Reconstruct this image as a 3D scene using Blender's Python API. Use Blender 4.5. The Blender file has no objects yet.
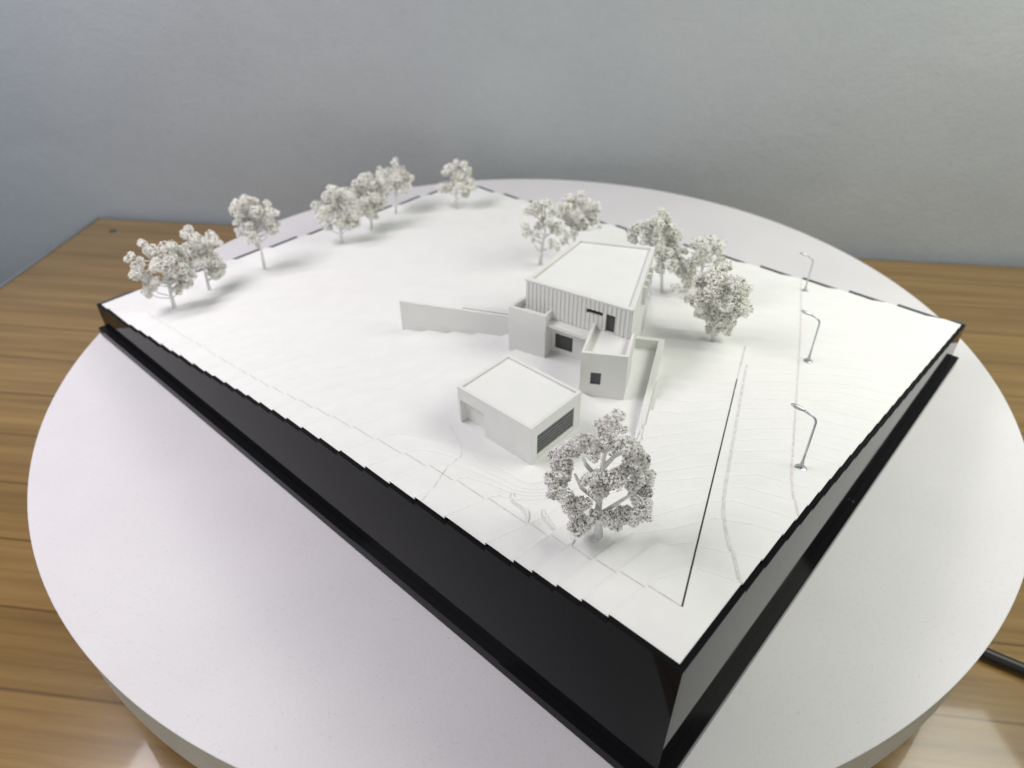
import bpy, bmesh, math, random, json
import numpy as np
from mathutils import Vector, Matrix

# ------------------------------------------------------------------ measures (1 unit = 10 cm)
S = bpy.context.scene
COL = S.collection
rnd = random.Random(7)
PITCH, ROLL, CAMH, FPX = 0.6537, -0.0058, 3.6404, 707.4873
MX, MY, MYAW = 0.6704, 1.5265, 0.7360          # front corner of the model box and its turn
W, D = 5.9815, 4.6603                           # box sides: u to the left corner, v to the right corner
HF, HL, HR, HB = 1.0227, 0.3406, 0.4195, 0.0939
STEP = 0.02352                                  # thickness of one card layer
PLATE = 0.085
DX, DY = 0.1264, 5.34                           # centre of the turntable
TZ = -1.05                                      # table top
TX, TY, TYAW = -6.56, 10.55, -0.1316            # rear left corner of the table
CU, SU = math.cos(MYAW), math.sin(MYAW)
def wuv(u, v, z=0.0): return Vector((MX - CU*u + SU*v, MY + SU*u + CU*v, z))

# ------------------------------------------------------------------ materials
def new_mat(name):
    m = bpy.data.materials.new(name); m.use_nodes = True
    nt = m.node_tree; nt.nodes.clear()
    out = nt.nodes.new('ShaderNodeOutputMaterial'); b = nt.nodes.new('ShaderNodeBsdfPrincipled')
    nt.links.new(b.outputs[0], out.inputs[0]); return m, nt, b
def N(nt, t, **k):
    n = nt.nodes.new(t)
    for a, v in k.items():
        if a in n.inputs.keys(): n.inputs[a].default_value = v
        else: setattr(n, a, v)
    return n
def ramp(nt, src, stops):
    r = N(nt, 'ShaderNodeValToRGB'); e = r.color_ramp.elements
    while len(e) < len(stops): e.new(0.5)
    for i, (p, c) in enumerate(stops):
        e[i].position = p; e[i].color = (*c, 1) if len(c) == 3 else c
    nt.links.new(src, r.inputs[0]); return r
def mix(nt, fac, a, b, mode='MIX'):
    m = N(nt, 'ShaderNodeMix', data_type='RGBA', blend_type=mode)
    if isinstance(fac, (int, float)): m.inputs[0].default_value = fac
    else: nt.links.new(fac, m.inputs[0])
    for i, x in ((6, a), (7, b)):
        if isinstance(x, tuple): m.inputs[i].default_value = (*x, 1)
        else: nt.links.new(x, m.inputs[i])
    return m.outputs[2]
def coords(nt, scale=(1, 1, 1), kind='Object'):
    tc = N(nt, 'ShaderNodeTexCoord'); mp = N(nt, 'ShaderNodeMapping'); mp.inputs['Scale'].default_value = scale
    nt.links.new(tc.outputs[kind], mp.inputs[0]); return mp.outputs[0]
def noise(nt, vec, scale, detail=4, rough=0.5, dist=0.0):
    n = N(nt, 'ShaderNodeTexNoise'); n.inputs['Scale'].default_value = scale; n.inputs['Detail'].default_value = detail
    n.inputs['Roughness'].default_value = rough; n.inputs['Distortion'].default_value = dist
    nt.links.new(vec, n.inputs['Vector']); return n.outputs['Fac']
def bump(nt, b, h, strength, dist):
    bp = N(nt, 'ShaderNodeBump'); bp.inputs['Strength'].default_value = strength; bp.inputs['Distance'].default_value = dist
    nt.links.new(h, bp.inputs['Height']); nt.links.new(bp.outputs[0], b.inputs['Normal'])

def white_card(name, col, rough=0.75, var=0.03):
    m, nt, b = new_mat(name); v = coords(nt)
    n = noise(nt, v, 6, 5)
    c2 = tuple(max(0, x - var) for x in col)
    r = ramp(nt, n, [(0.3, c2), (0.7, col)])
    nt.links.new(r.outputs[0], b.inputs['Base Color']); b.inputs['Roughness'].default_value = rough
    b.inputs['Specular IOR Level'].default_value = 0.3
    bump(nt, b, noise(nt, v, 160, 3), 0.12, 0.004); return m
M = {}
M['card'] = white_card('white_card', (0.79, 0.79, 0.775))
M['edge_highlight'] = white_card('card_edge_highlight', (0.825, 0.825, 0.81), 0.6, 0.02)  # lighter card tone for the highlight painted along layer edges
M['wall_card'] = white_card('white_plastic', (0.74, 0.74, 0.715), 0.6)
M['roof_card'] = white_card('roof_card', (0.78, 0.785, 0.765), 0.7)

def plain(name, col, rough=0.5, metal=0.0, spec=0.5, nscale=30, var=0.15):
    m, nt, b = new_mat(name); v = coords(nt)
    r = ramp(nt, noise(nt, v, nscale, 4), [(0.3, tuple(x*(1-var) for x in col)), (0.7, tuple(min(1, x*(1+var)) for x in col))])
    nt.links.new(r.outputs[0], b.inputs['Base Color']); b.inputs['Roughness'].default_value = rough
    b.inputs['Metallic'].default_value = metal; b.inputs['Specular IOR Level'].default_value = spec; return m
M['line_grey'] = plain('engraved_line', (0.60, 0.60, 0.58), 0.9)
M['line_dark'] = plain('open_slit', (0.035, 0.035, 0.035), 0.9)
M['line_soft'] = plain('road_line', (0.64, 0.64, 0.625), 0.9)
M['line_faint'] = plain('faint_line', (0.68, 0.68, 0.665), 0.9)
M['line_pink'] = plain('pink_line', (0.68, 0.635, 0.63), 0.9)
M['pane'] = plain('dark_pane', (0.055, 0.058, 0.062), 0.45, nscale=90)
M['slot'] = plain('dark_slot', (0.02, 0.02, 0.02), 0.6)
M['slat'] = plain('grey_slat', (0.13, 0.135, 0.135), 0.5)
M['lamp'] = plain('lamp_metal', (0.50, 0.52, 0.53), 0.35, 0.6)
M['lamp_dark'] = plain('lamp_shade_metal', (0.10, 0.11, 0.11), 0.35, 0.5)
M['cable'] = plain('black_rubber', (0.008, 0.008, 0.009), 0.45)
M['trunk'] = plain('painted_trunk', (0.78, 0.78, 0.765), 0.7, nscale=40)
M['base_dark'] = plain('turntable_foot', (0.05, 0.05, 0.05), 0.5)
M['rim'] = plain('table_rim', (0.17, 0.19, 0.20), 0.35)

def acrylic(ior=1.28, sp_=0.14):
    m, nt, b = new_mat('black_acrylic'); v = coords(nt)
    vo = N(nt, 'ShaderNodeTexVoronoi'); vo.inputs['Scale'].default_value = 2.2; nt.links.new(v, vo.inputs['Vector'])
    sp = ramp(nt, vo.outputs['Distance'], [(0.0, (0.16, 0.16, 0.17)), (0.018, (0.009, 0.009, 0.010))])
    nt.links.new(sp.outputs[0], b.inputs['Base Color'])
    rr = ramp(nt, noise(nt, v, 3, 4), [(0.3, (0.03,)*3), (0.7, (0.07,)*3)])
    nt.links.new(rr.outputs[0], b.inputs['Roughness']); b.inputs['IOR'].default_value = ior; b.inputs['Specular IOR Level'].default_value = sp_
    return m
M['acrylic'] = acrylic(); M['acrylic_back'] = plain('acrylic_painted_sheen', (0.055, 0.06, 0.07), 0.28, 0, 0.7)  # rear panels: grey reflection painted into a lighter base colour

def crumbs(name, warm):
    m, nt, b = new_mat(name)
    g = N(nt, 'ShaderNodeNewGeometry')
    a = (0.96, 0.95, 0.91); lo = (0.22, 0.19, 0.14) if warm else (0.28, 0.25, 0.22)
    r = ramp(nt, g.outputs['Random Per Island'], [(0.0, lo), (0.07, (0.42, 0.40, 0.30)), (0.17, (0.79, 0.78, 0.71)), (0.5, (0.93, 0.925, 0.88)), (1.0, a)] if warm else [(0.0, (0.16, 0.14, 0.10)), (0.08, (0.44, 0.40, 0.34)), (0.18, (0.76, 0.74, 0.69)), (0.5, (0.92, 0.915, 0.89)), (1.0, (0.97, 0.965, 0.96))])
    nt.links.new(r.outputs[0], b.inputs['Base Color']); b.inputs['Roughness'].default_value = 0.85
    b.inputs['Specular IOR Level'].default_value = 0.2; return m
M['crumb'] = crumbs('flock_grey', False); M['crumb_warm'] = crumbs('flock_warm', True)

def disc_mat():
    m, nt, b = new_mat('white_laminate'); v = coords(nt)
    base = ramp(nt, noise(nt, v, 1.3, 5), [(0.3, (0.65, 0.633, 0.65)), (0.7, (0.69, 0.672, 0.685))]).outputs[0]
    fine = ramp(nt, noise(nt, v, 55, 3, 0.7), [(0.28, (0.62, 0.61, 0.62)), (0.42, (1, 1, 1))]).outputs[0]
    c = mix(nt, 0.35, base, fine, 'MULTIPLY')
    vo = N(nt, 'ShaderNodeTexVoronoi'); vo.inputs['Scale'].default_value = 7.0
    dv = N(nt, 'ShaderNodeMapping'); nt.links.new(v, dv.inputs[0]); nt.links.new(dv.outputs[0], vo.inputs['Vector'])
    spk = ramp(nt, vo.outputs['Distance'], [(0.0, (1, 1, 1)), (0.045, (0, 0, 0))]).outputs[0]
    gate = ramp(nt, noise(nt, v, 2.1, 2), [(0.52, (0, 0, 0)), (0.6, (0.6, 0.6, 0.6))]).outputs[0]
    f = mix(nt, 1.0, spk, gate, 'MULTIPLY')
    c = mix(nt, f, c, (0.36, 0.31, 0.25))
    # yellowed glue at the rim: ring mask times noise
    tc = N(nt, 'ShaderNodeTexCoord'); ln = N(nt, 'ShaderNodeVectorMath', operation='LENGTH')
    sx = N(nt, 'ShaderNodeMapping'); sx.inputs['Scale'].default_value = (0.25, 0.25, 0)
    nt.links.new(tc.outputs['Object'], sx.inputs[0]); nt.links.new(sx.outputs[0], ln.inputs[0])
    ring = ramp(nt, ln.outputs['Value'], [(0.972, (0, 0, 0)), (0.998, (1, 1, 1))]).outputs[0]
    blot = ramp(nt, noise(nt, v, 5, 5, 0.7), [(0.6, (0, 0, 0)), (0.72, (0.5, 0.5, 0.5))]).outputs[0]
    c = mix(nt, mix(nt, 1.0, ring, blot, 'MULTIPLY'), c, (0.62, 0.53, 0.34))
    nt.links.new(c, b.inputs['Base Color']); b.inputs['Roughness'].default_value = 0.42
    b.inputs['Specular IOR Level'].default_value = 0.35
    bump(nt, b, noise(nt, v, 70, 3), 0.15, 0.004); return m
M['disc'] = disc_mat()
M['disc_side'] = plain('laminate_edge', (0.52, 0.52, 0.47), 0.5, nscale=6, var=0.06)

def wood():
    m, nt, b = new_mat('varnished_pine')
    tc = N(nt, 'ShaderNodeTexCoord'); sep = N(nt, 'ShaderNodeSeparateXYZ'); nt.links.new(tc.outputs['Object'], sep.inputs[0])
    # boards run along local x; each about 0.6 wide across y
    dv = N(nt, 'ShaderNodeMath', operation='DIVIDE'); dv.inputs[1].default_value = 0.62; nt.links.new(sep.outputs['Y'], dv.inputs[0])
    fl = N(nt, 'ShaderNodeMath', operation='FLOOR'); nt.links.new(dv.outputs[0], fl.inputs[0])
    fr = N(nt, 'ShaderNodeMath', operation='FRACT'); nt.links.new(dv.outputs[0], fr.inputs[0])
    wn = N(nt, 'ShaderNodeTexWhiteNoise', noise_dimensions='1D'); nt.links.new(fl.outputs[0], wn.inputs['W'])
    off = N(nt, 'ShaderNodeVectorMath', operation='SCALE'); off.inputs['Scale'].default_value = 37.0; nt.links.new(wn.outputs['Color'], off.inputs[0])
    add = N(nt, 'ShaderNodeVectorMath', operation='ADD'); nt.links.new(tc.outputs['Object'], add.inputs[0]); nt.links.new(off.outputs[0], add.inputs[1])
    mp = N(nt, 'ShaderNodeMapping'); mp.inputs['Scale'].default_value = (0.10, 1.9, 1); nt.links.new(add.outputs[0], mp.inputs[0])
    g1 = noise(nt, mp.outputs[0], 3.2, 6, 0.6, 0.15)
    mp2 = N(nt, 'ShaderNodeMapping'); mp2.inputs['Scale'].default_value = (0.25, 9, 1); nt.links.new(add.outputs[0], mp2.inputs[0])
    g2 = noise(nt, mp2.outputs[0], 5, 5, 0.65)
    wv = N(nt, 'ShaderNodeTexWave', wave_type='BANDS', bands_direction='Y'); wv.inputs['Scale'].default_value = 2.6; wv.inputs['Distortion'].default_value = 3.0
    wv.inputs['Detail'].default_value = 3; wv.inputs['Detail Scale'].default_value = 0.8
    mp3 = N(nt, 'ShaderNodeMapping'); mp3.inputs['Scale'].default_value = (0.10, 1, 1); nt.links.new(add.outputs[0], mp3.inputs[0]); nt.links.new(mp3.outputs[0], wv.inputs['Vector'])
    c = ramp(nt, g1, [(0.3, (0.215, 0.130, 0.042)), (0.5, (0.285, 0.178, 0.060)), (0.72, (0.35, 0.228, 0.084))]).outputs[0]
    c = mix(nt, 0.16, c, ramp(nt, wv.outputs['Fac'], [(0.0, (0.55, 0.45, 0.36)), (0.35, (1, 1, 1))]).outputs[0], 'MULTIPLY')
    c = mix(nt, 0.3, c, ramp(nt, g2, [(0.3, (0.7, 0.64, 0.58)), (0.6, (1, 1, 1))]).outputs[0], 'MULTIPLY')
    c = mix(nt, 0.55, c, ramp(nt, wn.outputs['Value'], [(0.0, (0.72, 0.68, 0.64)), (1.0, (1.08, 1.05, 1.0))]).outputs[0], 'MULTIPLY')
    seam = ramp(nt, fr.outputs[0], [(0.0, (0.35, 0.30, 0.26)), (0.03, (1, 1, 1)), (0.97, (1, 1, 1)), (1.0, (0.35, 0.3, 0.26))]).outputs[0]
    c = mix(nt, 0.8, c, seam, 'MULTIPLY')
    nt.links.new(c, b.inputs['Base Color'])
    # varnish: glossy coat, scratched
    mps = N(nt, 'ShaderNodeMapping'); mps.inputs['Rotation'].default_value = (0, 0, 0.7); mps.inputs['Scale'].default_value = (0.5, 4, 1)
    nt.links.new(tc.outputs['Object'], mps.inputs[0])
    vs = N(nt, 'ShaderNodeTexVoronoi', feature='DISTANCE_TO_EDGE'); vs.inputs['Scale'].default_value = 5.0; vs.inputs['Randomness'].default_value = 1
    nd = N(nt, 'ShaderNodeTexNoise'); nd.inputs['Scale'].default_value = 1.6; nt.links.new(tc.outputs['Object'], nd.inputs['Vector'])
    mx = N(nt, 'ShaderNodeVectorMath', operation='ADD'); nt.links.new(mps.outputs[0], mx.inputs[0]); nt.links.new(nd.outputs['Color'], mx.inputs[1]); nt.links.new(mx.outputs[0], vs.inputs['Vector'])
    sc = ramp(nt, vs.outputs['Distance'], [(0.0, (0, 0, 0)), (0.02, (1, 1, 1))]).outputs[0]
    patch = ramp(nt, noise(nt, tc.outputs['Object'], 2.3, 4, 0.7), [(0.45, (1, 1, 1)), (0.6, (0, 0, 0))]).outputs[0]
    h = mix(nt, 1.0, sc, patch, 'LIGHTEN')
    bump(nt, b, h, 0.13, 0.003)
    b.inputs['Roughness'].default_value = 0.24; b.inputs['Specular IOR Level'].default_value = 0.5
    b.inputs['Coat Weight'].default_value = 0.40; b.inputs['Coat IOR'].default_value = 1.6; b.inputs['Coat Roughness'].default_value = 0.05
    return m
M['wood'] = wood()

def plaster():
    m, nt, b = new_mat('painted_plaster'); v = coords(nt)
    c = ramp(nt, noise(nt, v, 0.5, 5), [(0.3, (0.37, 0.39, 0.405)), (0.7, (0.40, 0.42, 0.43))]).outputs[0]
    f = ramp(nt, noise(nt, v, 9, 5, 0.75), [(0.3, (0.92, 0.92, 0.92)), (0.6, (1, 1, 1))]).outputs[0]
    c = mix(nt, 0.6, c, f, 'MULTIPLY')
    nt.links.new(c, b.inputs['Base Color']); b.inputs['Roughness'].default_value = 0.5
    b.inputs['Specular IOR Level'].default_value = 0.4
    # trowel strokes over fine grain
    mp = N(nt, 'ShaderNodeMapping'); mp.inputs['Rotation'].default_value = (0, 0.6, 0); mp.inputs['Scale'].default_value = (0.8, 1, 0.9); nt.links.new(v, mp.inputs[0])
    a = N(nt, 'ShaderNodeMath', operation='MULTIPLY_ADD'); a.inputs[1].default_value = 0.30
    nt.links.new(noise(nt, v, 22, 3, 0.6), a.inputs[0]); nt.links.new(noise(nt, mp.outputs[0], 1.1, 4, 0.5, 0.6), a.inputs[2])
    bump(nt, b, a.outputs[0], 0.45, 0.045); return m
M['plaster'] = plaster()

# ------------------------------------------------------------------ mesh helpers
class MB:
    def __init__(s): s.v = []; s.f = []
    def add(s, vs, fs):
        o = len(s.v); s.v += [tuple(x) for x in vs]; s.f += [tuple(i+o for i in f) for f in fs]
    def prism(s, poly, z0, z1):                 # poly in (u, v), any winding; z0/z1 numbers
        P = [wuv(*q) for q in poly]
        area = sum(P[i].x*P[(i+1) % len(P)].y - P[(i+1) % len(P)].x*P[i].y for i in range(len(P)))
        if area < 0: P.reverse()
        n = len(P)
        vs = [(q.x, q.y, z0) for q in P] + [(q.x, q.y, z1) for q in P]
        fs = [tuple(range(n-1, -1, -1)), tuple(range(n, 2*n))] + [(i, (i+1) % n, n+(i+1) % n, n+i) for i in range(n)]
        s.add(vs, fs)
    def box(s, u0, u1, v0, v1, z0, z1): s.prism([(u0, v0), (u1, v0), (u1, v1), (u0, v1)], z0, z1)
    def wallstrip(s, a, b, th, z0, z1, side=1):  # wall from a to b, thickness th to one side
        a = Vector(a); b = Vector(b); d = (b-a).normalized(); n = Vector((-d.y, d.x))*th*side
        s.prism([tuple(a), tuple(b), tuple(b+n), tuple(a+n)], z0, z1)
    def tube(s, pts, rad, seg=10):
        pts = [Vector(p) for p in pts]; rings = []
        up = Vector((0, 0, 1)); prev = None
        for i, p in enumerate(pts):
            t = (pts[min(i+1, len(pts)-1)] - pts[max(i-1, 0)]).normalized()
            x = t.cross(up) if prev is None else prev - t*prev.dot(t)
            if x.length < 1e-4: x = t.cross(Vector((0.3, 1, 0)))
            x.normalize(); prev = x; y = t.cross(x); r = rad[i] if isinstance(rad, (list, tuple)) else rad
            rings.append([p + x*math.cos(2*math.pi*k/seg)*r + y*math.sin(2*math.pi*k/seg)*r for k in range(seg)])
        vs = [q for r in rings for q in r]; fs = []
        for i in range(len(rings)-1):
            for k in range(seg):
                fs.append((i*seg+k, (i+1)*seg+k, (i+1)*seg+(k+1) % seg, i*seg+(k+1) % seg))
        fs.append(tuple(range(seg))); fs.append(tuple(range(len(vs)-1, len(vs)-seg-1, -1)))
        s.add(vs, fs)
    def lathe(s, c, prof, seg=96):
        vs = []; fs = []
        for r, z in prof:
            for k in range(seg): vs.append((c[0]+r*math.cos(2*math.pi*k/seg), c[1]+r*math.sin(2*math.pi*k/seg), c[2]+z))
        for i in range(len(prof)-1):
            for k in range(seg): fs.append((i*seg+k, i*seg+(k+1) % seg, (i+1)*seg+(k+1) % seg, (i+1)*seg+k))
        fs.append(tuple(range(seg-1, -1, -1))); fs.append(tuple(range(len(vs)-seg, len(vs))))
        s.add(vs, fs)
    def build(s, name, mat, parent=None, origin=(0, 0, 0), smooth=False, bevel=0):
        o = Vector(origin) if parent is None else parent.matrix_world.translation
        me = bpy.data.meshes.new(name)
        me.from_pydata([(x-o.x, y-o.y, z-o.z) for x, y, z in s.v], [], s.f); me.update()
        bm = bmesh.new(); bm.from_mesh(me); bmesh.ops.recalc_face_normals(bm, faces=bm.faces); bm.to_mesh(me); bm.free()
        ob = bpy.data.objects.new(name, me); COL.objects.link(ob)
        if mat: me.materials.append(M[mat] if isinstance(mat, str) else mat)
        if smooth: me.polygons.foreach_set('use_smooth', [True]*len(me.polygons))
        if parent is None: ob.location = o; ob.matrix_world = Matrix.Translation(o)
        else: ob.parent = parent; ob.matrix_world = Matrix.Translation(o)
        if bevel:
            bv = ob.modifiers.new('soft_edges', 'BEVEL'); bv.width = bevel; bv.segments = 2; bv.limit_method = 'ANGLE'; bv.angle_limit = 0.7
        return ob
def cut(ob, cutters):
    """subtract the cutters from ob's mesh for good"""
    tmp = []
    for c in cutters:
        k = c.build('cutter', None); tmp.append(k)
        md = ob.modifiers.new('cut', 'BOOLEAN'); md.operation = 'DIFFERENCE'; md.solver = 'EXACT'; md.object = k
    bpy.context.view_layer.update()
    dg = bpy.context.evaluated_depsgraph_get()
    me = bpy.data.meshes.new_from_object(ob.evaluated_get(dg), depsgraph=dg)
    ob.modifiers.clear(); ob.data = me
    for k in tmp: bpy.data.objects.remove(k, do_unlink=True)
def soften(ob, w):
    bv = ob.modifiers.new('soft_edges', 'BEVEL'); bv.width = w; bv.segments = 2; bv.limit_method = 'ANGLE'; bv.angle_limit = 0.7
def thing(name, label, cat, loc, group=None):
    o = bpy.data.objects.new(name, None); COL.objects.link(o); o.location = loc; o.empty_display_size = 0.1
    o.matrix_world = Matrix.Translation(Vector(loc))
    o['label'] = label; o['category'] = cat
    if group: o['group'] = group
    return o
def tag(o, label, cat, group=None):
    o['label'] = label; o['category'] = cat
    if group: o['group'] = group
    return o

# ------------------------------------------------------------------ terrain of the model
LF = [(0,29),(.334,28.5),(.484,27.5),(.618,26.5),(.778,25.5),(.893,24.5),(1.005,23.5),(1.302,22.5),(1.553,21.5),(1.773,20.5),(1.995,19.5),(2.251,18.5),(2.468,17.5),(2.665,16.5),(2.84,15.5),(3.014,14.5),(3.172,13.5),(3.339,12.5),(3.498,11.5),(3.65,10.5),(3.825,9.5),(3.959,8.5),(4.102,7.5),(4.353,6.5),(4.505,5.5),(4.648,4.5),(4.912,3.5),(5.101,2.5),(5.278,1.5),(5.5,.5),(5.98,0)]
LFX = [a for a, b in LF]; LFY = [HL + b*STEP for a, b in LF]
FRX = [0, .5, .66, .955, D]; FRY = [HF, HF-.5*STEP, HF-1.5*STEP, HF-2.6*STEP, HR]
def h_nat(u, v):
    a, b = u/W, v/D
    f = np.interp(u, LFX, LFY); r = np.interp(v, FRX, FRY)
    l = HL + (HB-HL)*b; k = HR + (HB-HR)*a
    c = (1-a)*(1-b)*HF + a*(1-b)*HL + (1-a)*b*HR + a*b*HB
    return (1-b)*f + b*k + (1-a)*r + a*l - c
RW_A, RW_B = (1.517, 2.337), (1.04, 1.31)       # outer line of the retaining wall right of the house
PAD = [(2.47, 1.60), (2.03, 0.62), (1.34, 0.64), (1.28, 1.12), (1.02, 1.30), (1.50, 2.36), (1.72, 2.30), (1.95, 2.76), (2.46, 2.50)]
def seg_dist(U, V, a, b):
    ax, ay = a; bx, by = b; dx, dy = bx-ax, by-ay
    t = np.clip(((U-ax)*dx + (V-ay)*dy)/(dx*dx+dy*dy), 0, 1)
    return np.hypot(U-ax-t*dx, V-ay-t*dy)
def inside(U, V, poly):
    r = np.zeros(U.shape, bool); n = len(poly)
    for i in range(n):
        x1, y1 = poly[i]; x2, y2 = poly[(i+1) % n]
        if y1 == y2: continue
        c = ((y1 > V) != (y2 > V)) & (U < (x2-x1)*(V-y1)/(y2-y1)+x1); r ^= c
    return r
def h_ext(u, v):
    U = np.atleast_1d(np.asarray(u, float)); V = np.atleast_1d(np.asarray(v, float))
    nat = h_nat(U, V)
    d = np.full(U.shape, 9.0)
    for i in range(len(PAD)): d = np.minimum(d, seg_dist(U, V, PAD[i], PAD[(i+1) % len(PAD)]))
    d[inside(U, V, PAD)] = 0
    pad = np.interp(V, [1.16, 1.52], [0.757, 0.69])
    k = np.clip((U-2.05)/0.9, 0, 1); pad = pad*(1-k) + np.clip(nat, 0.62, 0.757)*k
    # fall-off: wide on the left and behind, short in front
    wl = np.interp(U, [1.9, 2.5], [0.5, 1.0]); ft = np.interp(V, [0.25, 1.1], [0, 1]); wl = 0.32*(1-ft) + wl*ft
    t = np.clip(d/wl, 0, 1); w = 1 - t*t*(3-2*t)
    # right of the retaining wall the slope stands higher
    ex, ey = RW_B[0]-RW_A[0], RW_B[1]-RW_A[1]
    sd = -((U-RW_A[0])*ey - (V-RW_A[1])*ex)/math.hypot(ex, ey) * -1 + 0.022     # + to the right of the wall's middle
    side = np.clip(sd/0.03 + 0.5, 0, 1)
    side = side*np.clip((V-0.55)/0.75, 0, 1)
    dr = seg_dist(U, V, RW_A, RW_B); tr = np.clip(dr/0.6, 0, 1); wr = 1 - tr*tr*(3-2*tr)
    hr = nat
    h = nat + (pad-nat)*w
    east = 1.53 + (V-1.874)*0.457
    side = np.maximum(side, np.clip((V-2.345)/0.04, 0, 1)*np.clip((east+0.10-U)/0.06, 0, 1))
    h = h*(1-side) + hr*side
    return h
EPS = 0.4*STEP
def q_level(h): return np.floor((h - HB + EPS)/STEP)
def z_level(k): return HB + k*STEP
def zq(u, v): return float(z_level(q_level(h_ext(u, v))[0]))

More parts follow.
